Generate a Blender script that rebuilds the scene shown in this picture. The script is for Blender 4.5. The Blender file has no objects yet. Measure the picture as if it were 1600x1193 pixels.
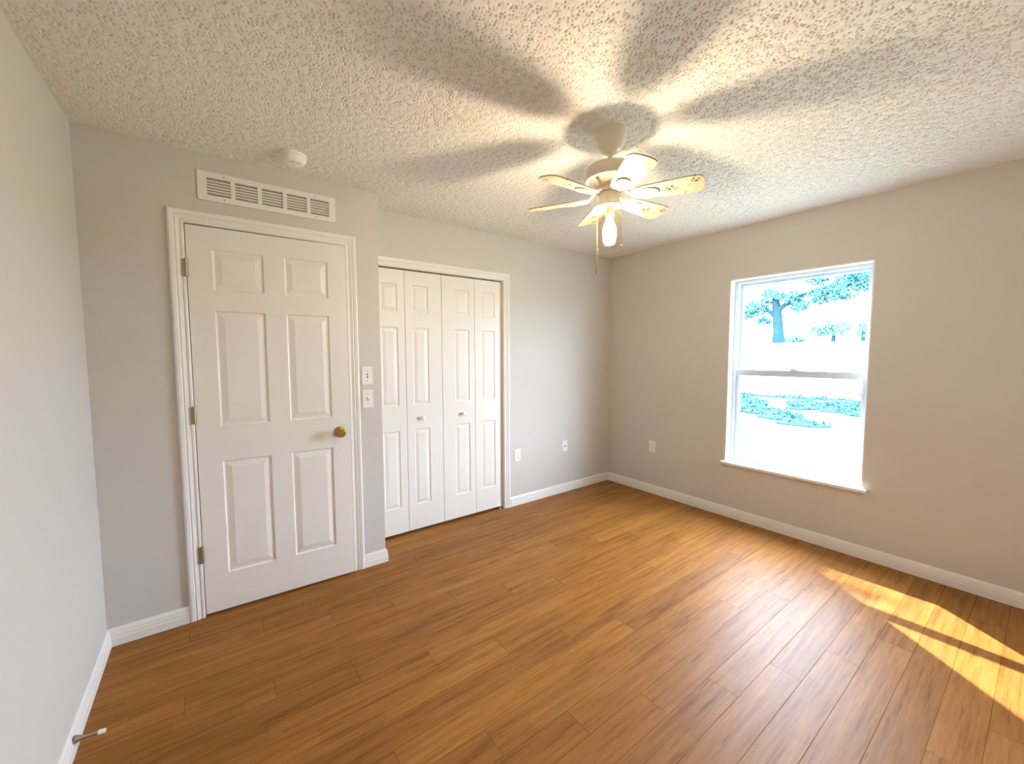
import bpy, bmesh, math, random
import numpy as np
from mathutils import Vector, Matrix
random.seed(4)
C = bpy.context.scene.collection
R = math.radians

# ------------------------------------------------------------------ camera
FPX = 632.84
YAW, PITCH, ROLL = R(36.606), R(-3.9007), R(-0.2068)
HCAM = 1.4058
fw = Vector((math.sin(YAW)*math.cos(PITCH), math.cos(YAW)*math.cos(PITCH), math.sin(PITCH)))
rt0 = Vector((math.cos(YAW), -math.sin(YAW), 0)); up0 = rt0.cross(fw)
rt = math.cos(ROLL)*rt0 + math.sin(ROLL)*up0
up = -math.sin(ROLL)*rt0 + math.cos(ROLL)*up0
cd = bpy.data.cameras.new('camera'); cam = bpy.data.objects.new('camera', cd); C.objects.link(cam)
cd.sensor_fit = 'HORIZONTAL'; cd.sensor_width = 36.0; cd.lens = 36.0*FPX/1600.0
cd.clip_start = 0.02; cd.clip_end = 600
M = Matrix((rt, up, -fw)).transposed().to_4x4(); M.translation = Vector((0, 0, HCAM))
cam.matrix_world = M
bpy.context.scene.camera = cam

# ------------------------------------------------------------------ light, exposure
SKY = 45.0
SUN = 26.0
BULB = 510.0
scn = bpy.context.scene
scn.view_settings.view_transform = 'Standard'; scn.view_settings.look = 'None'
scn.view_settings.gamma = 1.0; scn.view_settings.use_curve_mapping = False
scn.view_settings.exposure = 0.16
scn.cycles.use_denoising = True
scn.cycles.max_bounces = 14; scn.cycles.diffuse_bounces = 10; scn.cycles.transparent_max_bounces = 24
scn.cycles.sample_clamp_indirect = 12.0
scn.cycles.caustics_reflective = False; scn.cycles.caustics_refractive = False
w = bpy.data.worlds.new('sky'); scn.world = w; w.use_nodes = True
bg = w.node_tree.nodes['Background']; bg.inputs['Color'].default_value = (0.66, 0.785, 1.0, 1); bg.inputs['Strength'].default_value = SKY
sd = bpy.data.lights.new('sun', 'SUN'); sun = bpy.data.objects.new('sun', sd); C.objects.link(sun)
sd.energy = SUN; sd.angle = R(0.6); sd.color = (1.0, 0.95, 0.88)
sun.location = (12, 14, 18)
sun.rotation_euler = Vector((-1, -1.3, -1.57)).to_track_quat('-Z', 'Y').to_euler()
pd = bpy.data.lights.new('window_portal', 'AREA'); po = bpy.data.objects.new('window_portal', pd); C.objects.link(po)
pd.shape = 'RECTANGLE'; pd.size = 0.92; pd.size_y = 1.54; pd.cycles.is_portal = True
po.location = (3.74, 1.2115, 1.247)
po.rotation_euler = Vector((-1, 0, 0)).to_track_quat('-Z', 'Z').to_euler()

# ------------------------------------------------------------------ materials
def mat(name, col, rough=0.5, metal=0.0, spec=0.5):
    m = bpy.data.materials.new(name); m.use_nodes = True
    b = m.node_tree.nodes['Principled BSDF']
    b.inputs['Base Color'].default_value = (*col, 1); b.inputs['Roughness'].default_value = rough
    b.inputs['Metallic'].default_value = metal; b.inputs['Specular IOR Level'].default_value = spec
    return m
class N:
    """node shorthand"""
    def __init__(s, m): s.t = m.node_tree; s.b = s.t.nodes['Principled BSDF']
    def n(s, typ, **k):
        x = s.t.nodes.new(typ)
        for a, v in k.items(): setattr(x, a, v)
        return x
    def l(s, a, b): s.t.links.new(a, b)
    def math(s, op, a, b=None, c=None):
        x = s.n('ShaderNodeMath', operation=op)
        for i, v in enumerate((a, b, c)):
            if v is None: continue
            if isinstance(v, (int, float)): x.inputs[i].default_value = v
            else: s.l(v, x.inputs[i])
        return x.outputs[0]
    def noise(s, vec, scale, detail=3, rough=0.5, dim='3D'):
        x = s.n('ShaderNodeTexNoise'); x.noise_dimensions = dim
        x.inputs['Scale'].default_value = scale; x.inputs['Detail'].default_value = detail; x.inputs['Roughness'].default_value = rough
        if vec is not None: s.l(vec, x.inputs['Vector'])
        return x.outputs['Fac']
    def ramp(s, fac, stops):
        x = s.n('ShaderNodeValToRGB'); e = x.color_ramp.elements
        while len(e) < len(stops): e.new(0.5)
        for el, (p, c) in zip(e, stops):
            el.position = p; el.color = (*c, 1) if len(c) == 3 else c
        s.l(fac, x.inputs['Fac']); return x.outputs['Color']
    def mix(s, fac, a, b, mode='MIX'):
        x = s.n('ShaderNodeMix', data_type='RGBA', blend_type=mode)
        for sock, v in ((x.inputs['Factor'], fac), (x.inputs['A'], a), (x.inputs['B'], b)):
            if isinstance(v, (int, float)): sock.default_value = v
            elif isinstance(v, tuple): sock.default_value = (*v, 1)
            else: s.l(v, sock)
        return x.outputs['Result']
    def bump(s, h, strength, dist):
        x = s.n('ShaderNodeBump'); x.inputs['Strength'].default_value = strength; x.inputs['Distance'].default_value = dist
        s.l(h, x.inputs['Height']); s.l(x.outputs['Normal'], s.b.inputs['Normal'])
    def obj(s): return s.n('ShaderNodeTexCoord').outputs['Object']

def painted(name, col, rough, scale=220, strength=0.12, dist=0.0006, spec=0.5):
    m = mat(name, col, rough, spec=spec); k = N(m); o = k.obj()
    k.bump(k.noise(o, scale, 3), strength, dist)
    big = k.noise(o, 1.6, 2)
    k.l(k.mix(big, tuple(c*0.97 for c in col), tuple(min(1, c*1.03) for c in col)), k.b.inputs['Base Color'])
    return m
WALL = painted('greige_wall_paint', (0.60, 0.575, 0.535), 0.55, 260, 0.2, 0.0008)
CEIL = painted('white_ceiling_paint', (0.80, 0.775, 0.73), 0.8, 160, 0.25, 0.001)
TRIM = painted('white_trim_paint', (0.80, 0.785, 0.755), 0.36, 90, 0.06, 0.0004)
DOOR = painted('white_door_paint', (0.82, 0.795, 0.75), 0.38, 60, 0.10, 0.0005)
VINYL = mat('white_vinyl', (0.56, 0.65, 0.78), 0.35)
PLATE = mat('white_plastic', (0.84, 0.83, 0.80), 0.35)
CREAM = mat('cream_enamel', (0.78, 0.72, 0.60), 0.30)
DARK = mat('dark_slot', (0.02, 0.018, 0.015), 0.7)
BRASS = mat('aged_brass', (0.42, 0.28, 0.08), 0.30, 1.0)
HINGE = mat('tarnished_brass', (0.40, 0.33, 0.20), 0.42, 1.0)
STEEL = mat('brushed_steel', (0.40, 0.36, 0.32), 0.42, 1.0)
RUBBER = mat('white_rubber', (0.80, 0.76, 0.66), 0.6)
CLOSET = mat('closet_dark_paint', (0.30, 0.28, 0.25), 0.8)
GREYM = mat('grey_latch', (0.35, 0.38, 0.45), 0.5)

def floor_mat():
    m = mat('oak_laminate', (0.4, 0.18, 0.06), 0.27); k = N(m)
    sp = k.n('ShaderNodeSeparateXYZ'); k.l(k.obj(), sp.inputs[0]); X, Y = sp.outputs[0], sp.outputs[1]
    W, L = 0.1255, 1.215
    yy = k.math('DIVIDE', k.math('SUBTRACT', Y, 0.961), W)
    row = k.math('FLOOR', yy); fy = k.math('FRACT', yy)
    # joints step a quarter plank from row to row
    xx = k.math('DIVIDE', k.math('ADD', k.math('SUBTRACT', X, 2.285), k.math('MULTIPLY', row, 0.3037)), L)
    colm = k.math('FLOOR', xx); fx = k.math('FRACT', xx)
    cv = k.n('ShaderNodeCombineXYZ'); k.l(row, cv.inputs[0]); k.l(colm, cv.inputs[1])
    pid = k.n('ShaderNodeTexWhiteNoise', noise_dimensions='2D'); k.l(cv.outputs[0], pid.inputs['Vector'])
    # grain, stretched along x and offset per plank
    gv = k.n('ShaderNodeCombineXYZ')
    k.l(k.math('ADD', k.math('MULTIPLY', X, 1.0), k.math('MULTIPLY', pid.outputs['Value'], 31.0)), gv.inputs[0])
    k.l(k.math('MULTIPLY', Y, 15.0), gv.inputs[1]); k.l(k.math('MULTIPLY', pid.outputs['Value'], 17.0), gv.inputs[2])
    g1 = k.noise(gv.outputs[0], 2.3, 8, 0.68)
    gv2 = k.n('ShaderNodeVectorMath', operation='MULTIPLY'); k.l(gv.outputs[0], gv2.inputs[0]); gv2.inputs[1].default_value = (2.6, 10.0, 1)
    g2 = k.noise(gv2.outputs[0], 3.0, 6, 0.65)
    gv3 = k.n('ShaderNodeVectorMath', operation='MULTIPLY'); k.l(gv.outputs[0], gv3.inputs[0]); gv3.inputs[1].default_value = (1.3, 1.5, 1)
    g3 = k.noise(gv3.outputs[0], 2.6, 3, 0.55)
    base = k.ramp(g1, [(0.30, (0.160, 0.056, 0.0080)), (0.47, (0.280, 0.112, 0.0200)), (0.60, (0.322, 0.135, 0.0290)), (0.78, (0.405, 0.188, 0.0480))])
    fine = k.ramp(g2, [(0.34, (0.80, 0.76, 0.70)), (0.52, (1, 1, 1))])
    col = k.mix(1.0, base, fine, 'MULTIPLY')
    streak = k.ramp(g3, [(0.65, (1, 1, 1)), (0.71, (0.70, 0.62, 0.54))])
    col = k.mix(1.0, col, streak, 'MULTIPLY')
    tone = k.ramp(pid.outputs['Value'], [(0.0, (0.90, 0.89, 0.87)), (0.5, (1.0, 1.0, 1.0)), (1.0, (1.12, 1.13, 1.15))])
    col = k.mix(1.0, col, tone, 'MULTIPLY')
    sv = k.n('ShaderNodeCombineXYZ'); k.l(k.math('FLOOR', k.math('MULTIPLY', yy, 2.0)), sv.inputs[0]); k.l(k.math('FLOOR', k.math('ADD', k.math('MULTIPLY', xx, 2.0), k.math('MULTIPLY', k.math('FLOOR', k.math('MULTIPLY', yy, 2.0)), 0.37))), sv.inputs[1])
    sid = k.n('ShaderNodeTexWhiteNoise', noise_dimensions='2D'); k.l(sv.outputs[0], sid.inputs['Vector'])
    col = k.mix(1.0, col, k.ramp(sid.outputs['Value'], [(0.0, (0.92, 0.91, 0.90)), (1.0, (1.07, 1.08, 1.09))]), 'MULTIPLY')
    # seams
    dy = k.math('MULTIPLY', k.math('MINIMUM', fy, k.math('SUBTRACT', 1.0, fy)), W)
    dx = k.math('MULTIPLY', k.math('MINIMUM', fx, k.math('SUBTRACT', 1.0, fx)), L)
    d = k.math('MINIMUM', dy, dx)
    seam = k.n('ShaderNodeMapRange'); k.l(d, seam.inputs['Value'])
    seam.inputs['From Min'].default_value = 0.0007; seam.inputs['From Max'].default_value = 0.0018
    seam.inputs['To Min'].default_value = 0.70; seam.inputs['To Max'].default_value = 1.0
    sc = k.n('ShaderNodeCombineXYZ')
    for i in range(3): k.l(seam.outputs[0], sc.inputs[i])
    col = k.mix(1.0, col, sc.outputs[0], 'MULTIPLY')
    k.l(col, k.b.inputs['Base Color'])
    sp2 = k.n('ShaderNodeMapRange'); k.l(d, sp2.inputs['Value'])
    sp2.inputs['From Min'].default_value = 0.0006; sp2.inputs['From Max'].default_value = 0.0020
    sp2.inputs['To Min'].default_value = 0.0; sp2.inputs['To Max'].default_value = 0.20
    k.l(sp2.outputs[0], k.b.inputs['Specular IOR Level'])
    k.l(k.ramp(g2, [(0.3, (0.50, 0.50, 0.50)), (0.7, (0.43, 0.43, 0.43))]), k.b.inputs['Roughness'])
    h = k.math('ADD', k.math('MULTIPLY', g2, 0.25), seam.outputs[0])
    k.bump(h, 0.25, 0.0008)
    return m
FLOOR = floor_mat()

def blade_mat():
    m = mat('printed_cream_blade', (0.56, 0.48, 0.34), 0.4, spec=0.3); k = N(m); o = k.obj()
    sp = k.n('ShaderNodeSeparateXYZ'); k.l(o, sp.inputs[0])
    def spot(cx, cy, rx, ry):
        a = k.math('DIVIDE', k.math('SUBTRACT', sp.outputs[0], cx), rx); b = k.math('DIVIDE', k.math('SUBTRACT', sp.outputs[1], cy), ry)
        return k.math('LESS_THAN', k.math('ADD', k.math('MULTIPLY', a, a), k.math('MULTIPLY', b, b)), 1.0)
    n = k.noise(o, 95, 2, 0.5)
    mk = k.math('GREATER_THAN', n, 0.51)
    a = k.math('MULTIPLY', k.math('MAXIMUM', spot(0.268, 0.006, 0.032, 0.026), spot(0.368, -0.03, 0.020, 0.014)), mk)
    thin = k.math('LESS_THAN', k.math('ABSOLUTE', k.math('SUBTRACT', k.math('ADD', sp.outputs[0], k.math('MULTIPLY', sp.outputs[1], 0.35)), 0.345)), 0.0022)
    b = k.math('MULTIPLY', thin, k.math('GREATER_THAN', k.noise(o, 28, 1), 0.52))
    f = k.math('MINIMUM', k.math('ADD', a, b), 1.0)
    k.l(k.mix(f, (0.56, 0.48, 0.34), (0.10, 0.055, 0.015)), k.b.inputs['Base Color'])
    return m
BLADE = blade_mat()

def glass_mat(name, tint, refl):
    m = bpy.data.materials.new(name); m.use_nodes = True; t = m.node_tree; t.nodes.clear()
    o = t.nodes.new('ShaderNodeOutputMaterial'); mx = t.nodes.new('ShaderNodeMixShader')
    tr = t.nodes.new('ShaderNodeBsdfTransparent'); gl = t.nodes.new('ShaderNodeBsdfGlossy'); fr = t.nodes.new('ShaderNodeLayerWeight')
    tr.inputs['Color'].default_value = (*tint, 1); gl.inputs['Roughness'].default_value = 0.03; fr.inputs['Blend'].default_value = refl
    t.links.new(fr.outputs['Facing'], mx.inputs['Fac'])
    t.links.new(tr.outputs[0], mx.inputs[1]); t.links.new(gl.outputs[0], mx.inputs[2]); t.links.new(mx.outputs[0], o.inputs['Surface'])
    return m
PANE = glass_mat('window_glass', (0.97, 0.985, 0.98), 0.04)
JAR = glass_mat('lamp_glass', (0.98, 0.95, 0.88), 0.16)
def emit(name, col, s):
    m = bpy.data.materials.new(name); m.use_nodes = True; t = m.node_tree; t.nodes.clear()
    o = t.nodes.new('ShaderNodeOutputMaterial'); e = t.nodes.new('ShaderNodeEmission')
    e.inputs['Color'].default_value = (*col, 1); e.inputs['Strength'].default_value = s
    t.links.new(e.outputs[0], o.inputs['Surface']); return m
BULBM = emit('lit_bulb', (1.0, 0.85, 0.665), BULB)
def leaf_mat(name, a, b):
    m = mat(name, a, 0.8, spec=0.0); k = N(m)
    k.l(k.mix(k.noise(k.obj(), 0.9, 3), a, b), k.b.inputs['Base Color']); return m
LEAF = leaf_mat('live_oak_leaves', (0.026, 0.080, 0.084), (0.055, 0.14, 0.14))
LEAFPALE = leaf_mat('pale_leaves', (0.06, 0.15, 0.12), (0.10, 0.20, 0.16))
BARK = leaf_mat('grey_bark', (0.008, 0.022, 0.026), (0.018, 0.04, 0.045))
def lawn_mat():
    m = mat('dry_pale_lawn', (0.4, 0.42, 0.36), 0.9); k = N(m); o = k.obj()
    n = k.noise(o, 0.5, 5, 0.6)
    k.l(k.ramp(n, [(0.35, (0.17, 0.20, 0.15)), (0.65, (0.26, 0.28, 0.22))]), k.b.inputs['Base Color'])
    k.bump(k.noise(o, 30, 3), 0.4, 0.02); return m
LAWN = lawn_mat()
STUCCO = painted('exterior_stucco', (0.62, 0.60, 0.55), 0.9, 90, 0.5, 0.003)

# ------------------------------------------------------------------ mesh helpers
def link(name, bm, m, parent=None, smooth=False, loc=None, rot=None):
    bmesh.ops.recalc_face_normals(bm, faces=bm.faces)
    me = bpy.data.meshes.new(name); bm.to_mesh(me); bm.free()
    for mm in (m if isinstance(m, (list, tuple)) else [m]): me.materials.append(mm)
    if smooth:
        for p in me.polygons: p.use_smooth = True
        try: me.set_sharp_from_angle(angle=R(38))
        except Exception: pass
    o = bpy.data.objects.new(name, me); C.objects.link(o)
    if parent: o.parent = parent
    if loc: o.location = loc
    if rot: o.rotation_euler = rot
    return o
def tag(o, label=None, cat=None, group=None, kind=None):
    if label: o['label'] = label
    if cat: o['category'] = cat
    if group: o['group'] = group
    if kind: o['kind'] = kind
    return o
def empty(name, loc, label=None, cat=None, group=None, kind=None, rz=0):
    o = bpy.data.objects.new(name, None); C.objects.link(o); o.location = loc; o.rotation_euler = (0, 0, rz); o.empty_display_size = 0.05
    return tag(o, label, cat, group, kind)
def box(bm, x0, x1, y0, y1, z0, z1, bev=0.0):
    r = bmesh.ops.create_cube(bm, size=1.0); vs = r['verts']
    for v in vs: v.co = Vector((x0+(v.co.x+.5)*(x1-x0), y0+(v.co.y+.5)*(y1-y0), z0+(v.co.z+.5)*(z1-z0)))
    if bev:
        es = list({e for v in vs for e in v.link_edges})
        bmesh.ops.bevel(bm, geom=es, offset=bev, segments=2, affect='EDGES', profile=0.6)
def lathe(bm, prof, n=32, axis='z', c=(0, 0, 0), caps=True):
    """prof: (radius, height); axis names the spin axis"""
    def pt(r, h, a):
        ca, sa = r*math.cos(a), r*math.sin(a)
        p = {'z': (ca, sa, h), 'x': (h, ca, sa), 'y': (ca, h, sa)}[axis]
        return Vector(p)+Vector(c)
    rings = []
    for r, h in prof:
        if r < 1e-6: rings.append([bm.verts.new(pt(0, h, 0))])
        else: rings.append([bm.verts.new(pt(r, h, 2*math.pi*i/n)) for i in range(n)])
    for a, b in zip(rings, rings[1:]):
        for i in range(n):
            j = (i+1) % n
            q = [a[i % len(a)], a[j % len(a)], b[j % len(b)], b[i % len(b)]]
            u = list(dict.fromkeys(q))
            if len(u) > 2: bm.faces.new(u)
    if caps:
        for r in (rings[0], rings[-1]):
            if len(r) > 2: bm.faces.new(r)
def tube(bm, pts, rad, n=10):
    pts = [Vector(p) for p in pts]; rads = rad if isinstance(rad, (list, tuple)) else [rad]*len(pts); rings = []
    for i, p in enumerate(pts):
        t = (pts[min(i+1, len(pts)-1)]-pts[max(i-1, 0)]).normalized()
        a = t.cross(Vector((0, 0, 1)) if abs(t.z) < 0.9 else Vector((1, 0, 0))).normalized(); b = t.cross(a)
        rings.append([bm.verts.new(p+rads[i]*(math.cos(2*math.pi*k/n)*a+math.sin(2*math.pi*k/n)*b)) for k in range(n)])
    for a, b in zip(rings, rings[1:]):
        for k in range(n): bm.faces.new((a[k], a[(k+1) % n], b[(k+1) % n], b[k]))
    bm.faces.new(rings[0]); bm.faces.new(rings[-1])
def prism(bm, poly, z0, z1):
    lo = [bm.verts.new((x, y, z0)) for x, y in poly]; hi = [bm.verts.new((x, y, z1)) for x, y in poly]
    bm.faces.new(lo); bm.faces.new(hi); n = len(poly)
    for i in range(n): bm.faces.new((lo[i], lo[(i+1) % n], hi[(i+1) % n], hi[i]))
def sweep(bm, rows, closed_profile=True):
    """rows: list of point lists (one per profile point), swept along the same path"""
    vs = [[bm.verts.new(p) for p in r] for r in rows]
    k = len(vs)
    for i in range(k if closed_profile else k-1):
        a, b = vs[i], vs[(i+1) % k]
        for j in range(len(a)-1): bm.faces.new((a[j], a[j+1], b[j+1], b[j]))
    if closed_profile:
        bm.faces.new([r[0] for r in vs]); bm.faces.new([r[-1] for r in vs])

# ------------------------------------------------------------------ room geometry
XL, XR, YD, YC, XC, YB, H = -0.4584, 3.5325, 2.6704, 2.9533, 0.9027, -0.36, 2.44
DX0, DX1, DZ = -0.080, 0.694, 2.077           # door opening inside the casing
CX0, CX1, CZ = 0.905, 2.099, 2.052            # closet opening
WY0, WY1, WZ0, WZ1 = 0.757, 1.666, 0.481, 2.013
XO = XR+0.19                                   # outer face of the window wall

def struct(name, bm, m, label, cat, **k): return tag(link(name, bm, m, **k), label, cat, kind='structure')
bm = bmesh.new(); box(bm, XL-0.15, XO, YB-0.15, 3.75, -0.12, 0.0)
struct('floor', bm, FLOOR, 'glossy honey oak laminate plank floor of the empty bedroom', 'floor')

# ceiling: one mesh, the textured underside modelled as small pits in the plaster
def ceiling():
    st = 0.0031
    nx = int((XR-XL+0.02)/st); ny = int((YC-YB+0.02)/st)
    rng = np.random.default_rng(11)
    fx = np.fft.fftfreq(nx, st)[:, None]; fy = np.fft.fftfreq(ny, st)[None, :]
    fr = np.sqrt(fx*fx+fy*fy)
    def band(f0, bw):
        g = np.exp(-((fr-f0)/bw)**2)
        z = np.real(np.fft.ifft2(np.fft.fft2(rng.standard_normal((nx, ny)))*g)); return z/z.std()
    a = band(76.0, 28.0); b = band(20.0, 14.0)
    f = a+0.35*b
    pit = np.clip((-f-1.05)/0.5, 0, 1); pit = pit*pit*(3-2*pit)
    z = H+0.0056*pit-0.0005*b
    xs = XL-0.01+st*np.arange(nx); ys = YB-0.01+st*np.arange(ny)
    V = np.empty((nx, ny, 3), np.float32); V[..., 0] = xs[:, None]; V[..., 1] = ys[None, :]; V[..., 2] = z
    idx = np.arange(nx*ny, dtype=np.int32).reshape(nx, ny)
    F = np.stack([idx[:-1, :-1], idx[:-1, 1:], idx[1:, 1:], idx[1:, :-1]], -1).reshape(-1, 4)
    # slab above
    x0, x1, y0, y1, z0, z1 = XL-0.15, XO, YB-0.15, 3.75, H+0.012, H+0.12
    S = np.array([(x, y, zz) for zz in (z0, z1) for x, y in ((x0, y0), (x1, y0), (x1, y1), (x0, y1))], np.float32)
    q = np.array([(0, 3, 2, 1), (4, 5, 6, 7), (0, 1, 5, 4), (1, 2, 6, 5), (2, 3, 7, 6), (3, 0, 4, 7)], np.int32)+nx*ny
    V = np.concatenate([V.reshape(-1, 3), S]); F = np.concatenate([F, q])
    me = bpy.data.meshes.new('ceiling'); me.vertices.add(len(V)); me.vertices.foreach_set('co', V.ravel())
    me.loops.add(F.size); me.loops.foreach_set('vertex_index', F.ravel())
    me.polygons.add(len(F)); me.polygons.foreach_set('loop_start', np.arange(0, F.size, 4, dtype=np.int32))
    me.polygons.foreach_set('use_smooth', np.concatenate([np.ones(len(F)-6, bool), np.zeros(6, bool)]))
    me.update(calc_edges=True); me.validate(); me.materials.append(CEIL)
    o = bpy.data.objects.new('ceiling', me); C.objects.link(o)
    tag(o, 'white ceiling with pitted knockdown texture carrying the fan', 'ceiling', kind='structure')
ceiling()

bm = bmesh.new(); box(bm, XL-0.12, XL, YB-0.12, 3.7, 0, H+0.012)
struct('wall_left', bm, WALL, 'plain greige wall along the left with the door stop', 'wall')
bm = bmesh.new(); box(bm, XL, XO, YB-0.12, YB, 0, H+0.012)
struct('wall_front', bm, WALL, 'plain greige wall behind the viewer', 'wall')
bm = bmesh.new()
box(bm, XL, DX0-0.018, YD, YD+0.115, 0, H+0.012); box(bm, DX1+0.018, XC, YD, YC+0.11, 0, H+0.012)
box(bm, DX0-0.018, DX1+0.018, YD, YD+0.115, DZ+0.018, H+0.012); box(bm, DX0-0.018, DX1+0.018, YD+0.10, YD+0.115, 0, DZ+0.018)
struct('wall_entry', bm, WALL, 'greige wall holding the white entry door and air grille', 'wall')
bm = bmesh.new()
box(bm, XC, XR, YC, YC+0.11, CZ, H+0.012); box(bm, CX1, XR, YC, YC+0.11, 0, CZ)
struct('wall_back', bm, WALL, 'greige back wall around the closet opening', 'wall')
bm = bmesh.new()
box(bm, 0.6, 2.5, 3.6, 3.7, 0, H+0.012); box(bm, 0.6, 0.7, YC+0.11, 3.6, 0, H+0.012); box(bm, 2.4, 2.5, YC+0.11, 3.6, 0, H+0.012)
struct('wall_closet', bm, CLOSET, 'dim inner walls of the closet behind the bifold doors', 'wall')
LN = 0.008
bm = bmesh.new()
for a in ((YB-0.12, WY0-LN, 0, H+0.012), (WY1+LN, 3.7, 0, H+0.012), (WY0-LN, WY1+LN, 0, WZ0-0.022), (WY0-LN, WY1+LN, WZ1+LN, H+0.012)):
    box(bm, XR, XO, a[0], a[1], a[2], a[3])
struct('wall_right', bm, WALL, 'greige wall on the right with the bright window', 'wall')

# ------------------------------------------------------------------ baseboards
BP = [(0.0, 0.0), (0.0145, 0.0), (0.0145, 0.040), (0.0125, 0.0425), (0.0125, 0.058), (0.0105, 0.0605), (0.0100, 0.072), (0.007, 0.0805), (0.0045, 0.0867), (0.0, 0.0867)]
def base(bm, p0, p1, nrm, m0=0, m1=0):
    p0, p1 = Vector(p0), Vector(p1); t = (p1-p0).normalized(); nrm = Vector(nrm)
    rows = []
    for d, z in BP:
        a = p0+t*(d*m0)+nrm*d; b = p1-t*(d*m1)+nrm*d
        rows.append([(a.x, a.y, z), (b.x, b.y, z)])
    sweep(bm, rows)
bm = bmesh.new(); base(bm, (XL, YB), (XL, YD), (1, 0), 1, 1)
struct('baseboard_left', bm, TRIM, 'white moulded baseboard along the left wall', 'baseboard')
bm = bmesh.new(); base(bm, (XL, YD), (-0.147, YD), (0, -1), 1, 0)
struct('baseboard_entry', bm, TRIM, 'short white baseboard between the left corner and door casing', 'baseboard')
bm = bmesh.new(); base(bm, (0.759, YD), (XC, YD), (0, -1), 0, -1); base(bm, (XC, YD), (XC, YC-0.012), (1, 0), -1, 0)
struct('baseboard_corner', bm, TRIM, 'white baseboard wrapping the wall corner below the light switches', 'baseboard')
bm = bmesh.new(); base(bm, (2.168, YC), (XR, YC), (0, -1), 0, 1)
struct('baseboard_back', bm, TRIM, 'white baseboard along the back wall right of the closet', 'baseboard')
bm = bmesh.new(); base(bm, (XR, YB), (XR, YC), (-1, 0), 1, 1)
struct('baseboard_right', bm, TRIM, 'long white baseboard under the window wall', 'baseboard')

# ------------------------------------------------------------------ door casings
CP = [(0.0, 0.0), (0.0, 0.0075), (0.004, 0.010), (0.012, 0.0105), (0.016, 0.0075), (0.020, 0.0085), (0.034, 0.0135), (0.039, 0.011), (0.043, 0.0145), (0.056, 0.0165), (0.062, 0.015), (0.066, 0.010), (0.067, 0.0)]
def casing(bm, x0, x1, zt, y, left=True):
    rows = []
    for u, d in CP:
        r = [(x1+u, y-d, 0), (x1+u, y-d, zt+u)]
        r += [(x0-u, y-d, zt+u), (x0-u, y-d, 0)] if left else [(x0, y-d, zt+u)]
        rows.append(r)
    sweep(bm, rows)
bm = bmesh.new(); casing(bm, DX0, DX1, DZ, YD)
JD = YD+0.10
box(bm, DX0-0.018, DX0, YD, JD, 0, DZ); box(bm, DX1, DX1+0.018, YD, JD, 0, DZ); box(bm, DX0-0.018, DX1+0.018, YD, JD, DZ, DZ+0.018)
box(bm, DX0, DX0+0.011, YD+0.045, JD, 0, DZ); box(bm, DX1-0.011, DX1, YD+0.045, JD, 0, DZ); box(bm, DX0, DX1, YD+0.045, JD, DZ-0.011, DZ)
t1 = struct('trim_1', bm, TRIM, 'white moulded casing around the entry door', 'trim')
bm = bmesh.new(); box(bm, DX1-0.0015, DX1+0.0, YD-0.004, YD+0.03, 0.925, 0.953); link('strike_plate', bm, DARK, t1)
bm = bmesh.new(); casing(bm, XC, CX1, CZ, YC, left=False)
box(bm, CX1-0.002, CX1+0.013, YC-0.001, YC+0.109, 0.0, CZ-0.002); box(bm, XC+0.001, CX1+0.013, YC-0.001, YC+0.109, CZ-0.002, CZ+0.013)
t2 = struct('trim_2', bm, TRIM, 'white moulded casing around the closet opening', 'trim')
bm = bmesh.new(); box(bm, XC+0.005, CX1-0.004, YC+0.028, YC+0.055, CZ-0.006, CZ-0.0005); link('door_track', bm, DARK, t2)

# ------------------------------------------------------------------ panelled doors
def panel_slab(bm, x0, x1, z0, z1, panels, th, ins=(0.007, 0.040), dep=(0.0075, 0.0010)):
    """front face at y=0 looking to -y, back at y=th, raised panels moulded in the front"""
    xs = sorted({x0, x1, *[p[0] for p in panels], *[p[1] for p in panels]}); zs = sorted({z0, z1, *[p[2] for p in panels], *[p[3] for p in panels]})
    V = {}
    def v(x, y, z):
        k = (round(x, 5), round(y, 5), round(z, 5))
        if k not in V: V[k] = bm.verts.new((x, y, z))
        return V[k]
    for xa, xb in zip(xs, xs[1:]):
        for za, zb in zip(zs, zs[1:]):
            mx, mz = (xa+xb)/2, (za+zb)/2
            if any(p[0] < mx < p[1] and p[2] < mz < p[3] for p in panels): continue
            bm.faces.new((v(xa, 0, za), v(xb, 0, za), v(xb, 0, zb), v(xa, 0, zb)))
    for a, b, c, d in panels:
        ex = [x for x in xs if a <= x <= b]; ez = [z for z in zs if c <= z <= d]
        rings = [(0, 0), (ins[0]*0.45, dep[0]*0.75), (ins[0], dep[0]), (ins[0]+0.004, dep[0]), (ins[1], dep[1])]
        loops = []
        for i, y in rings: loops.append([v(a+i, y, c+i), v(b-i, y, c+i), v(b-i, y, d-i), v(a+i, y, d-i)])
        for A, B in zip(loops, loops[1:]):
            for i in range(4): bm.faces.new((A[i], A[(i+1) % 4], B[(i+1) % 4], B[i]))
        bm.faces.new(loops[-1])
    r = [v(x0, 0, z0), v(x1, 0, z0), v(x1, 0, z1), v(x0, 0, z1)]; k = [v(x0, th, z0), v(x1, th, z0), v(x1, th, z1), v(x0, th, z1)]
    for i in range(4): bm.faces.new((r[i], r[(i+1) % 4], k[(i+1) % 4], k[i]))
    bm.faces.new(k)

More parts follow.
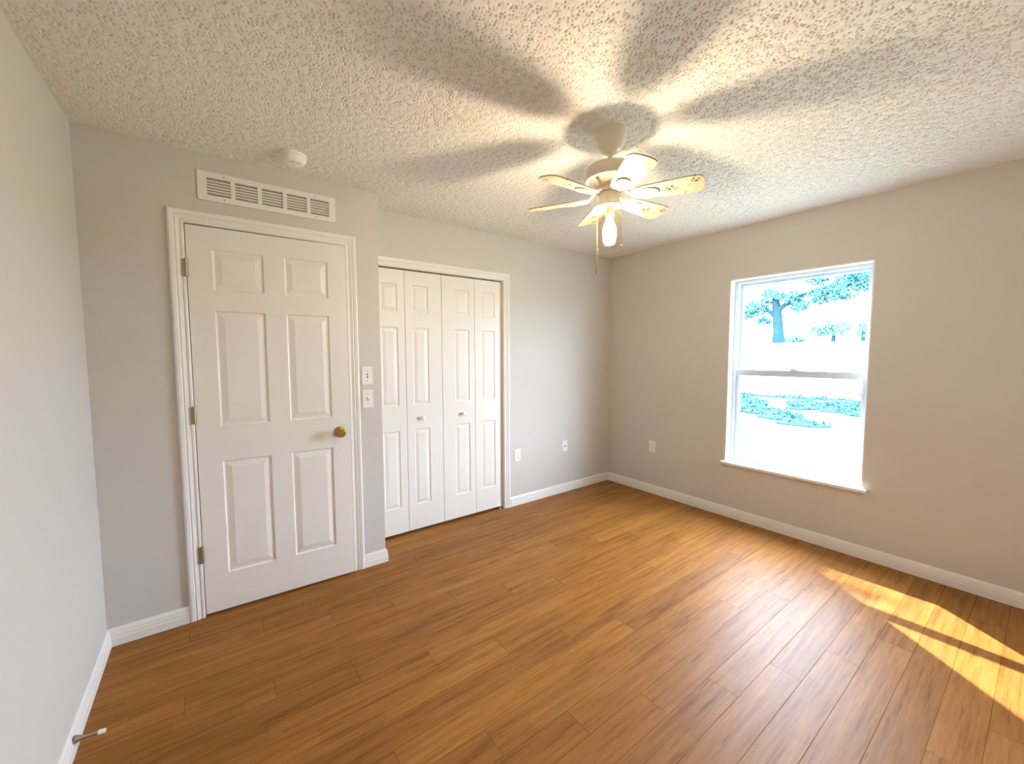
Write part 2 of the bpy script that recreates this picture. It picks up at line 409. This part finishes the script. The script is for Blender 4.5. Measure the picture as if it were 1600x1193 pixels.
# entry door, standing a finger's width ajar, hinged on its left edge
HX = -0.0765
d1 = empty('door_1', (HX, YD-0.004, 0), 'white six panel entry door with brass knob standing slightly ajar', 'door', kind='structure', rz=R(-1.9))
bm = bmesh.new()
PX = [(0.106, 0.334), (0.436, 0.663)]; PZ = [(0.215, 0.836), (1.026, 1.640), (1.748, 1.958)]
panel_slab(bm, 0.0, 0.765, 0.012, 2.069, [(a, b, c, d) for a, b in PX for c, d in PZ], 0.035)
link('door_slab', bm, DOOR, d1)
bm = bmesh.new()
lathe(bm, [(0.0, 0.0), (0.032, 0.0), (0.032, -0.004), (0.027, -0.009), (0.014, -0.011), (0.012, -0.026), (0.016, -0.030), (0.0265, -0.040), (0.028, -0.050), (0.025, -0.057), (0.019, -0.0605), (0.0185, -0.058), (0.0, -0.0585)], 36, 'y', (0.703, 0, 0.930), caps=False)
kn = link('door_knob', bm, BRASS, d1, smooth=True); kn['label'] = 'round brass knob'
bm = bmesh.new(); lathe(bm, [(0.0, -0.0605), (0.005, -0.0605), (0.005, -0.058), (0.0, -0.058)], 12, 'y', (0.703, 0, 0.930), caps=False); link('key_slot', bm, HINGE, kn)
for zc in (1.850, 1.094, 0.346):
    bm = bmesh.new()
    for k in range(5): lathe(bm, [(0.0, zc-0.044+k*0.0176), (0.0072, zc-0.044+k*0.0176), (0.0072, zc-0.044+k*0.0176+0.0168), (0.0, zc-0.044+k*0.0176+0.0168)], 12, 'z', (-0.0035, -0.0075, 0), caps=False)
    lathe(bm, [(0.0, zc+0.044), (0.004, zc+0.044), (0.0045, zc+0.047), (0.0, zc+0.050)], 12, 'z', (-0.0035, -0.0075, 0), caps=False)
    box(bm, -0.018, -0.0035, -0.0105, -0.0085, zc-0.044, zc+0.044)
    link('hinge', bm, HINGE, d1, smooth=True)

# closet: two bifold doors of two leaves each
YL = YC+0.020
LZ = (0.022, 2.041)
ZP = [(0.222, 0.822), (1.018, 1.612), (1.728, 1.936)]
def bifold(name, leaves, knob, label):
    r = empty(name, ((leaves[0][0]+leaves[-1][1])/2, YL, 0), label, 'door', kind='structure'); ox = r.location.x
    for x0, x1, a, b in leaves:
        bm = bmesh.new(); panel_slab(bm, x0-ox, x1-ox, LZ[0], LZ[1], [(a-ox, b-ox, c, d) for c, d in ZP], 0.034, ins=(0.007, 0.034), dep=(0.006, 0.0012))
        link('leaf', bm, DOOR, r)
    bm = bmesh.new()
    lathe(bm, [(0.0, 0.0), (0.009, 0.0), (0.0075, -0.008), (0.010, -0.013), (0.0155, -0.019), (0.0165, -0.025), (0.012, -0.031), (0.0, -0.033)], 24, 'y', (knob-ox, 0, 0.912), caps=False)
    link('knob', bm, PLATE, r, smooth=True)
    return r
f = 2.973/2.945
bifold('door_2', [(0.909, 1.197, 1.012, 1.140), (1.2005, 1.5035, 1.258, 1.389)], 1.3235, 'white bifold closet door left half with two panelled leaves')
b2 = bifold('door_3', [(1.5075, 1.8125, 1.622, 1.760), (1.816, 2.0905, 1.880, 2.020)], 1.691, 'white bifold closet door right half next to the wall outlet')
bm = bmesh.new(); box(bm, 2.045, 2.098, YC-0.006, YC+0.03, 0.0, 0.004); box(bm, 2.05, 2.066, YC+0.0, YC+0.025, 0.004, 0.018)
tag(link('pivot_bracket', bm, STEEL), 'small metal pivot bracket on the floor under the closet door', 'bracket')

# ------------------------------------------------------------------ window
XF = 3.605                                     # room-side face of the vinyl frame
wn = empty('window_1', (XF, (WY0+WY1)/2, WZ0), 'white single hung window with two panes in the right wall', 'window', kind='structure')
def wpart(name, boxes, m, bev=0.0, parent=wn):
    bm = bmesh.new()
    for a in boxes: box(bm, a[0]-XF, a[1]-XF, a[2]-wn.location.y, a[3]-wn.location.y, a[4]-WZ0, a[5]-WZ0, bev)
    return link(name, bm, m, parent)
wpart('jamb_liner', [(XR-0.0005, XO, WY0-LN, WY0, WZ0, WZ1+LN), (XR-0.0005, XO, WY1, WY1+LN, WZ0, WZ1+LN), (XR-0.0005, XO, WY0, WY1, WZ1, WZ1+LN)], TRIM)
st_ = wpart('window_sill', [(XR-0.0005, XO+0.02, WY0-LN, WY1+LN, WZ0-0.022, WZ0), (XR-0.030, XR-0.0005, WY0-0.034, WY1+0.034, WZ0-0.022, WZ0)], TRIM, 0.003)
def ringb(x0, x1, y0, y1, z0, z1, l, r_, t, b):
    """four butted bars: sides l / r_ wide, top t, bottom b"""
    return [(x0, x1, y0, y0+r_, z0, z1), (x0, x1, y1-l, y1, z0, z1), (x0, x1, y0+r_, y1-l, z1-t, z1), (x0, x1, y0+r_, y1-l, z0, z0+b)]
ZM = 1.247
wpart('frame', ringb(XF, XF+0.075, WY0, WY1, WZ0, WZ1, 0.030, 0.022, 0.022, 0.012), VINYL)
up_ = wpart('upper_sash', ringb(XF+0.040, XF+0.066, WY0+0.022, WY1-0.030, ZM-0.022, WZ1-0.022, 0.022, 0.020, 0.022, 0.037), VINYL)
wpart('pane', [(XF+0.051, XF+0.055, WY0+0.04, WY1-0.050, ZM+0.012, WZ1-0.042)], PANE, parent=up_)
lo_ = wpart('lower_sash', ringb(XF+0.006, XF+0.034, WY0+0.022, WY1-0.030, WZ0+0.012, ZM+0.024, 0.024, 0.022, 0.050, 0.036), VINYL)
wpart('pane', [(XF+0.019, XF+0.023, WY0+0.042, WY1-0.052, WZ0+0.046, ZM-0.024)], PANE, parent=lo_)
wpart('sash_lock', [(XF+0.010, XF+0.034, 1.185, 1.240, ZM+0.024, ZM+0.032), (XF+0.006, XF+0.020, 1.203, 1.235, ZM+0.032, ZM+0.037)], VINYL, 0.002, lo_)
for zc in (1.122, 0.588):
    wpart('tilt_clip', [(XF+0.0, XF+0.012, WY0+0.040, WY0+0.062, zc-0.007, zc+0.007)], GREYM, 0.002, lo_)

# ------------------------------------------------------------------ wall fittings
def plate(bm, hw=0.0345, hh=0.0575): box(bm, -hw, hw, -0.0055, 0, -hh, hh, 0.0018)
def wallthing(name, loc, rz, label, cat, group=None): return empty(name, loc, label, cat, group, rz=rz)
def screw(par, x, z):
    bm = bmesh.new(); lathe(bm, [(0.0, -0.0068), (0.0030, -0.0064), (0.0034, -0.005), (0.0, -0.005)], 12, 'y', (x, 0, z), caps=False); return link('screw', bm, HINGE, par)
def switch(loc, label, kind):
    r = wallthing('light_switch', loc, 0, label, 'switch', 'light switches beside the entry door')
    bm = bmesh.new(); plate(bm, 0.034, 0.058); link('wall_plate', bm, PLATE, r)
    if kind == 'slide':
        for z in (0.010, -0.008):
            bm = bmesh.new(); box(bm, -0.0035, 0.0035, -0.0064, -0.0050, z-0.0045, z+0.0045); link('slot', bm, DARK, r)
        bm = bmesh.new(); box(bm, 0.0042, 0.0085, -0.011, -0.005, -0.007, 0.007, 0.001); link('toggle', bm, PLATE, r)
    else:
        bm = bmesh.new(); box(bm, -0.0052, 0.0052, -0.0060, -0.005, -0.0125, 0.0125); link('slot', bm, GREYM, r)
        bm = bmesh.new(); box(bm, -0.0042, 0.0042, -0.018, -0.005, -0.003, 0.010, 0.0012); link('toggle', bm, PLATE, r, rot=(R(-18), 0, 0))
    screw(r, 0, 0.030); screw(r, 0, -0.030)
switch((0.811, YD, 1.270), 'upper white switch plate with two small dark slots by the door', 'slide')
switch((0.811, YD, 1.120), 'lower white switch plate with a single toggle by the door', 'toggle')
def outlet(loc, rz, label):
    r = wallthing('wall_outlet', loc, rz, label, 'outlet', 'white wall outlets near the floor')
    bm = bmesh.new(); plate(bm); link('wall_plate', bm, PLATE, r)
    for z in (0.020, -0.020):
        bm = bmesh.new(); lathe(bm, [(0.0, -0.0075), (0.0150, -0.0075), (0.0160, -0.005), (0.0, -0.005)], 20, 'y', (0, 0, z), caps=False); s = link('socket', bm, PLATE, r)
        for x in (-0.006, 0.006):
            bm = bmesh.new(); box(bm, x-0.001, x+0.001, -0.0080, -0.0070, z-0.001, z+0.007); link('slot', bm, DARK, s)
        bm = bmesh.new(); lathe(bm, [(0.0, -0.0080), (0.0022, -0.0080), (0.0022, -0.0070), (0.0, -0.0070)], 10, 'y', (0, 0, z-0.008), caps=False); link('ground_hole', bm, DARK, s)
    screw(r, 0, 0)
outlet((2.254, YC, 0.472), 0, 'white duplex outlet on the back wall right beside the closet casing')
outlet((XR, 2.390, 0.478), R(-90), 'white duplex outlet on the window wall left of the window')
r = wallthing('cable_jack', (2.858, YC, 0.474), 0, 'white cable jack plate with a dark center hole on the back wall', 'wall jack')
bm = bmesh.new(); plate(bm); link('wall_plate', bm, PLATE, r)
bm = bmesh.new(); lathe(bm, [(0.0, -0.012), (0.003, -0.012), (0.0048, -0.011), (0.0048, -0.007), (0.0075, -0.007), (0.0075, -0.005), (0.0, -0.005)], 16, 'y', caps=False); link('jack', bm, DARK, r)
screw(r, 0, 0.042); screw(r, 0, -0.042)

# return-air grille over the entry door: a stamped face with five groups of six slots
g = empty('air_grille', (0.3155, YD, 2.279), 'long white slotted air grille on the wall above the entry door', 'vent')
hw, hh = 0.3315, 0.0725
gx = [(-0.292+i*0.1215, -0.292+i*0.1215+0.1015) for i in range(5)]
bm = bmesh.new()
zl, zh = -0.0435, 0.0435
for a in ((-hw, hw, zh, hh), (-hw, hw, -hh, zl)): box(bm, a[0], a[1], -0.006, -0.004, a[2], a[3])
ex = [-hw]+[e for q in gx for e in q]+[hw]
for i in range(0, 12, 2): box(bm, ex[i], ex[i+1], -0.006, -0.004, zl, zh)
for a in ((-hw, -hw+0.003, -hh, hh), (hw-0.003, hw, -hh, hh), (-hw, hw, hh-0.003, hh), (-hw, hw, -hh, -hh+0.003)): box(bm, a[0], a[1], -0.0055, 0.0, a[2], a[3])
link('face_frame', bm, TRIM, g)
for a, b in gx:
    bm = bmesh.new()
    for k in range(7):
        z = zl+(k)*(zh-zl)/6.0
        if k in (0, 6): continue
        vs = [bm.verts.new(p) for p in ((a, -0.0058, z-0.0052), (b, -0.0058, z-0.0052), (b, -0.0005, z+0.0045), (a, -0.0005, z+0.0045), (a, -0.0050, z-0.0058), (b, -0.0050, z-0.0058), (b, -0.0002, z+0.0035), (a, -0.0002, z+0.0035))]
        for q in ((0, 1, 2, 3), (7, 6, 5, 4), (0, 4, 5, 1), (1, 5, 6, 2), (2, 6, 7, 3), (3, 7, 4, 0)): bm.faces.new([vs[i] for i in q])
    link('louver_bank', bm, TRIM, g)
bm = bmesh.new(); box(bm, -hw+0.03, hw-0.03, -0.0004, 0.0, zl, zh); link('duct_opening', bm, CLOSET, g)
for x in (-0.22, 0.22):
    for z in (0.058, -0.058):
        bm = bmesh.new(); lathe(bm, [(0.0, -0.0075), (0.003, -0.0070), (0.0036, -0.006), (0.0, -0.006)], 12, 'y', (x, 0, z), caps=False); link('screw', bm, HINGE, g)

# smoke detector
s = empty('smoke_detector', (0.387, 2.425, H), 'round white smoke detector on the ceiling above the air grille', 'smoke detector')
bm = bmesh.new(); lathe(bm, [(0.0, 0.003), (0.066, 0.003), (0.067, -0.004), (0.066, -0.013), (0.062, -0.016), (0.0, -0.016)], 40, caps=False); link('mount_ring', bm, PLATE, s, smooth=True)
bm = bmesh.new(); lathe(bm, [(0.0, -0.014), (0.056, -0.014), (0.056, -0.019), (0.0, -0.019)], 40, caps=False); link('vent_gap', bm, DARK, s)
bm = bmesh.new(); lathe(bm, [(0.0, -0.018), (0.063, -0.018), (0.062, -0.024), (0.055, -0.037), (0.046, -0.044), (0.0, -0.046)], 40, caps=False); cv = link('cover', bm, PLATE, s, smooth=True)
for a, rr, q in ((-100, 0.030, 0.0055), (-55, 0.040, 0.004)):
    bm = bmesh.new(); lathe(bm, [(0.0, -0.0468), (q, -0.0466), (q, -0.043), (0.0, -0.043)], 14, 'z', (rr*math.cos(R(a)), rr*math.sin(R(a)), 0), caps=False); link('test_button', bm, GREYM, cv)

# door stop screwed into the left baseboard
ds = empty('door_stop', (XL+0.0135, 2.000, 0.055), 'metal rod door stop with white rubber tip on the left baseboard', 'door stop')
bm = bmesh.new(); lathe(bm, [(0.0, 0.0), (0.0135, 0.0), (0.0135, 0.003), (0.010, 0.012), (0.0065, 0.024), (0.0048, 0.036), (0.0048, 0.062), (0.0, 0.062)], 20, 'x', caps=False); link('rod', bm, STEEL, ds, smooth=True, rot=(0, R(8), 0))
bm = bmesh.new(); lathe(bm, [(0.0, 0.060), (0.0080, 0.060), (0.0085, 0.064), (0.0085, 0.078), (0.007, 0.081), (0.0, 0.081)], 20, 'x', caps=False); link('rubber_tip', bm, RUBBER, ds, smooth=True, rot=(0, R(8), 0))

# ------------------------------------------------------------------ ceiling fan
FX, FY = 1.545, 1.300
fan = empty('ceiling_fan', (FX, FY, H), 'cream six blade ceiling fan with a lit bulb in a glass jar shade', 'ceiling fan')
def fz(z): return z-H
def fl(name, prof, m, parent=fan, n=40, smooth=True, c=(0, 0, 0)):
    bm = bmesh.new(); lathe(bm, [(r_, fz(z_)) for r_, z_ in prof], n, 'z', c, caps=False); return link(name, bm, m, parent, smooth)
fl('canopy', [(0, 2.443), (0.074, 2.443), (0.074, 2.425), (0.070, 2.400), (0.059, 2.372), (0.043, 2.352), (0.029, 2.343), (0.024, 2.341), (0, 2.341)], CREAM)
fl('downrod', [(0, 2.345), (0.0115, 2.345), (0.0115, 2.288), (0.020, 2.287), (0.020, 2.280), (0, 2.280)], CREAM, n=20)
mo = fl('motor_housing', [(0, 2.292), (0.030, 2.292), (0.070, 2.288), (0.104, 2.276), (0.116, 2.262), (0.1175, 2.255), (0.1175, 2.220), (0.114, 2.214), (0.104, 2.212), (0, 2.212)], CREAM)
fl('vent_band', [(0, 2.213), (0.100, 2.213), (0.060, 2.180), (0, 2.180)], CREAM, mo)
for k in range(36):
    a = R(10*k); bm = bmesh.new()
    p0 = Vector((0.096*math.cos(a), 0.096*math.sin(a), fz(2.2085))); p1 = Vector((0.068*math.cos(a), 0.068*math.sin(a), fz(2.1855)))
    if k == 0: ribs = bmesh.new()
    tube(ribs, [p0, p1], 0.0022, 6); bm.free()
link('vent_ribs', ribs, CREAM, mo)
fl('flywheel', [(0, 2.182), (0.058, 2.182), (0.060, 2.176), (0.058, 2.160), (0, 2.160)], CREAM)
kit = fl('light_kit', [(0, 2.162), (0.046, 2.162), (0.0475, 2.158), (0.0475, 2.112), (0.051, 2.110), (0.051, 2.099), (0.047, 2.098), (0.040, 2.102), (0, 2.103)], CREAM)
for a in (30, 150, 270):
    bm = bmesh.new(); lathe(bm, [(0.0, 0.047), (0.0035, 0.047), (0.0035, 0.056), (0.0, 0.057)], 10, 'x', (0, 0, fz(2.105)), caps=False)
    o = link('thumb_screw', bm, HINGE, kit); o.rotation_euler = (0, 0, R(a))
fl('socket', [(0, 2.104), (0.018, 2.104), (0.018, 2.062), (0, 2.062)], CREAM, kit, 20)
jar_o = [(0.036, 2.106), (0.038, 2.092), (0.046, 2.078), (0.055, 2.060), (0.0595, 2.038), (0.0605, 1.98), (0.0605, 1.918), (0.0618, 1.914), (0.0595, 1.912)]
jar_i = [(0.0575, 1.914), (0.0580, 1.98), (0.0570, 2.038), (0.0525, 2.059), (0.0436, 2.077), (0.0356, 2.091), (0.0338, 2.106)]
bm = bmesh.new(); lathe(bm, [(r_, fz(z_)) for r_, z_ in jar_o+jar_i], 40, caps=False); link('glass_shade', bm, JAR, fan, True)
fl('light_bulb', [(0, 2.066), (0.0125, 2.066), (0.014, 2.046), (0.020, 2.026), (0.028, 2.006), (0.031, 1.986), (0.0295, 1.970), (0.023, 1.957), (0.012, 1.950), (0, 1.948)], BULBM, fan, 28)

# blades
def outline():
    pts = []
    up_side = [(0.097, 0.014), (0.102, 0.028), (0.116, 0.039), (0.150, 0.046), (0.24, 0.053), (0.34, 0.060), (0.372, 0.0605), (0.388, 0.055), (0.398, 0.044), (0.402, 0.026), (0.404, 0.0)]
    lo_side = [(x, -y) for x, y in up_side[:-1]]
    return up_side+lo_side[::-1]
bm = bmesh.new(); prism(bm, outline(), -0.003, 0.003)
bmesh.ops.bevel(bm, geom=[e for e in bm.edges], offset=0.0012, segments=1, affect='EDGES')
PITCHB = R(-13)
blade = link('blade', bm, BLADE, fan, loc=(0, 0, fz(2.142)), rot=(PITCHB, 0, R(-1.5)))
# blade iron: arm from the flywheel, oval medallion with a ring screwed under the blade root
bm = bmesh.new()
tube(bm, [(0.050, 0, 0.026), (0.075, 0, 0.022), (0.098, 0, 0.006), (0.116, 0, -0.006), (0.140, 0, -0.0065)], [0.0085, 0.0075, 0.0070, 0.0075, 0.006], 10)
def ring(bm, cx, a, b, rr, z):
    n, k = 36, 8; vs = []
    for i in range(n):
        t = 2*math.pi*i/n; c = Vector((cx+a*math.cos(t), b*math.sin(t), z)); d = Vector((b*math.cos(t), a*math.sin(t), 0)).normalized()
        vs.append([bm.verts.new(c+rr*(math.cos(2*math.pi*j/k)*d+math.sin(2*math.pi*j/k)*Vector((0, 0, 1)))) for j in range(k)])
    for i in range(n):
        for j in range(k): bm.faces.new((vs[i][j], vs[(i+1) % n][j], vs[(i+1) % n][(j+1) % k], vs[i][(j+1) % k]))
ring(bm, 0.168, 0.046, 0.030, 0.0036, -0.0062); ring(bm, 0.160, 0.030, 0.018, 0.0030, -0.0062)
n = 28; disc = [(0.165+0.036*math.cos(2*math.pi*i/n), 0.0225*math.sin(2*math.pi*i/n)) for i in range(n)]
prism(bm, disc, -0.0058, -0.0030)
iron = link('blade_iron', bm, CREAM, fan, True, loc=(0, 0, fz(2.142)), rot=(PITCHB, 0, R(-1.5)))
for k in range(1, 6):
    for src in (blade, iron):
        c = src.copy(); C.objects.link(c); c.parent = fan; c.rotation_euler = (PITCHB, 0, R(60*k-1.5))
# pull chain hangs from the switch housing on the far-left side
cx_, cy_ = -0.0385, 0.030
bm = bmesh.new(); tube(bm, [(cx_*0.95, cy_*0.95, fz(2.115)), (cx_*1.15, cy_*1.15, fz(2.100)), (cx_*1.2, cy_*1.2, fz(2.06)), (cx_*1.2, cy_*1.2, fz(1.840))], 0.0014, 6)
ch = link('pull_chain', bm, HINGE, fan)
bm = bmesh.new(); lathe(bm, [(0.0, fz(1.842)), (0.0022, fz(1.840)), (0.0030, fz(1.815)), (0.0042, fz(1.795)), (0.0030, fz(1.786)), (0.0, fz(1.785))], 12, 'z', (cx_*1.2, cy_*1.2, 0), caps=False); link('pull_knob', bm, HINGE, ch, True)

# ------------------------------------------------------------------ outside
def ground_z(x):
    if x < 19: return -0.25
    t = min(1, (x-19)/20.0); return -0.25+2.55*(t*t*(3-2*t))*1.0
bm = bmesh.new()
xs = [XO+0.002, 5, 7, 9, 10]+[10+i*2 for i in range(1, 21)]+[60, 80, 120]; ys = [-40, -20, 0, 4, 8, 12, 16, 20, 30, 50, 80]
G = [[bm.verts.new((x, y, ground_z(x))) for y in ys] for x in xs]
for i in range(len(xs)-1):
    for j in range(len(ys)-1): bm.faces.new((G[i][j], G[i+1][j], G[i+1][j+1], G[i][j+1]))
tag(link('ground', bm, LAWN, smooth=True), 'bright sunlit lawn rising away outside the window', 'lawn', kind='structure')

def leaves(bm, c, rad, n, size, sq=(1, 1, 0.7)):
    for _ in range(n):
        while True:
            d = Vector((random.uniform(-1, 1), random.uniform(-1, 1), random.uniform(-1, 1)))
            if d.length < 1: break
        p = Vector(c)+Vector((d.x*rad*sq[0], d.y*rad*sq[1], d.z*rad*sq[2]))
        a = Vector((random.gauss(0, 1), random.gauss(0, 1), random.gauss(0, 1))).normalized()
        b = a.cross(Vector((random.gauss(0, 1), random.gauss(0, 1), random.gauss(0, 1)))).normalized()
        s_ = size*random.uniform(0.6, 1.3)
        pts = [p-a*s_, p-a*s_*0.2+b*s_*0.42, p+a*s_, p-a*s_*0.2-b*s_*0.42]
        bm.faces.new([bm.verts.new(q) for q in pts])
def tree(name, base_, trunk, limbs, clumps, lsize, label, m, nper):
    r = empty(name, base_, label, 'tree'); b0 = Vector(base_)
    bm = bmesh.new(); tube(bm, [Vector(p)-b0 for p, _ in trunk], [q for _, q in trunk], 12); tr = link('trunk', bm, BARK, r, True)
    for l_ in limbs:
        bm = bmesh.new(); tube(bm, [Vector(p)-b0 for p, _ in l_], [q for _, q in l_], 8); link('limb', bm, BARK, tr, True)
    bm = bmesh.new()
    for c, rad in clumps: leaves(bm, Vector(c)-b0, rad, int(nper*rad*rad), lsize)
    link('crown', bm, m, r)
    return r
tree('live_oak', (38, 13.96, 2.2), [((38, 13.96, 2.0), 0.50), ((38, 13.98, 3.2), 0.38), ((38.1, 14.15, 4.6), 0.36), ((38, 14.3, 6.0), 0.26)],
     [[((38, 14.2, 4.9), 0.24), ((38.2, 13.0, 5.9), 0.17), ((38.0, 11.2, 6.4), 0.12), ((37.8, 9.0, 6.7), 0.07)], [((38, 14.2, 4.4), 0.22), ((38, 15.0, 5.2), 0.14), ((38, 16.0, 5.4), 0.07)]],
     [((38, 15.9, 5.3), 1.1), ((38.4, 15.3, 4.2), 0.6), ((38, 14.5, 6.2), 1.0), ((38.2, 13.2, 5.9), 0.9), ((38, 12.5, 5.2), 0.7), ((38, 11.0, 5.9), 1.1), ((37.6, 9.8, 6.1), 1.2), ((38, 9.2, 7.1), 1.2), ((38.3, 11.6, 7.3), 0.9), ((38, 8.2, 6.6), 1.2), ((38, 16.6, 4.8), 0.7)],
     0.16, 'large live oak with a thick trunk seen through the upper window pane', LEAF, 620)
tree('pale_tree', (52, 14.0, 2.3), [((52, 14.0, 2.1), 0.25), ((52, 14.0, 3.6), 0.18), ((52, 14.1, 4.6), 0.10)], [], [((52, 13.9, 4.2), 1.4), ((52.5, 15.4, 3.9), 1.1)], 0.16, 'small pale leafy tree behind the oak beside its right', LEAFPALE, 700)
tree('pale_tree', (52, 11.6, 2.3), [((52, 11.6, 2.1), 0.22), ((52, 11.6, 3.4), 0.16), ((52, 11.7, 4.4), 0.09)], [], [((52, 11.0, 4.1), 1.1), ((52, 11.7, 3.4), 0.6)], 0.16, 'small pale leafy tree far right in the upper window pane', LEAFPALE, 700)
b_ = empty('bush', (46, 15.7, 2.3), 'low pale bush at the foot of the oak trunk', 'bush')
bm = bmesh.new(); leaves(bm, (0, 0, 0.45), 1.2, 900, 0.18, (1, 1, 0.4)); link('foliage', bm, LEAFPALE, b_)
# tree shade over the lawn painted as dark flecked patches, with bare streaks
SHADEPATCH = leaf_mat('painted_shade', (0.011, 0.024, 0.028), (0.022, 0.040, 0.044))
SHADEFLECK = leaf_mat('painted_shade_flecks', (0.014, 0.038, 0.040), (0.034, 0.075, 0.072))
pb = empty('painted_shade_band', (14.5, 5.0, -0.25), 'tree shade across the bright lawn painted as dark flecked patches', 'painted shade')
def blob(bm, cx, cy, rx, ry, ang, n=26, amp=0.22):
    ph = [random.uniform(0, 6.28) for _ in range(3)]; pts = []
    for i in range(n):
        t = 2*math.pi*i/n; q = 1+amp*(math.sin(3*t+ph[0])*.5+math.sin(5*t+ph[1])*.35+math.sin(8*t+ph[2])*.25)
        x, y = rx*q*math.cos(t), ry*q*math.sin(t)
        pts.append((cx+x*math.cos(ang)-y*math.sin(ang), cy+x*math.sin(ang)+y*math.cos(ang)))
    prism(bm, pts, -0.01, 0.03+random.uniform(0, 0.02))
SHADE_SPOTS = [(15.6, 3.5, 2.3, 0.95, 0.15), (15.2, 4.7, 1.5, 0.55, 0.2), (14.3, 6.3, 1.7, 0.8, 0.35), (17.4, 5.7, 0.5, 1.4, 0.3), (12.6, 5.0, 0.8, 0.75, 0.2), (11.8, 4.15, 0.7, 0.5, 0.3), (11.0, 3.45, 0.42, 0.5, 0.2), (16.8, 7.5, 1.0, 0.6, 0.3)]
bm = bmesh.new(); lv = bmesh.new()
for cx, cy, rx, ry, ang in SHADE_SPOTS:
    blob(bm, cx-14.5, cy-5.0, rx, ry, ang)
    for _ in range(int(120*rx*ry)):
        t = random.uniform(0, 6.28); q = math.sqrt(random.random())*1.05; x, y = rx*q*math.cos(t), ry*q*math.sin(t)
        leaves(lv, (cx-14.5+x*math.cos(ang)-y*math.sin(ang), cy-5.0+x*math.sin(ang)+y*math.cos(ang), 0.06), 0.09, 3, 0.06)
link('shade_patches', bm, SHADEPATCH, pb); link('shade_flecks', lv, SHADEFLECK, pb)
# tree close to the house, to the left of the window, whose outer branches dapple the sun that comes in
tree('yard_tree', (8.6, 8.4, -0.25), [((8.6, 8.4, -0.4), 0.16), ((8.6, 8.4, 2.0), 0.13), ((8.5, 8.3, 4.6), 0.09), ((8.4, 8.2, 6.4), 0.05)], [[((8.55, 8.35, 3.8), 0.06), ((7.8, 7.3, 5.2), 0.045), ((6.9, 6.3, 6.0), 0.02)]],
     [((6.85, 6.28, 6.0), 0.85), ((7.7, 7.3, 6.3), 0.9), ((8.6, 8.4, 6.8), 1.3), ((9.6, 8.9, 6.2), 1.1), ((8.4, 9.4, 6.0), 1.1)], 0.09, 'leafy yard tree just outside, left of the window', LEAF, 420)
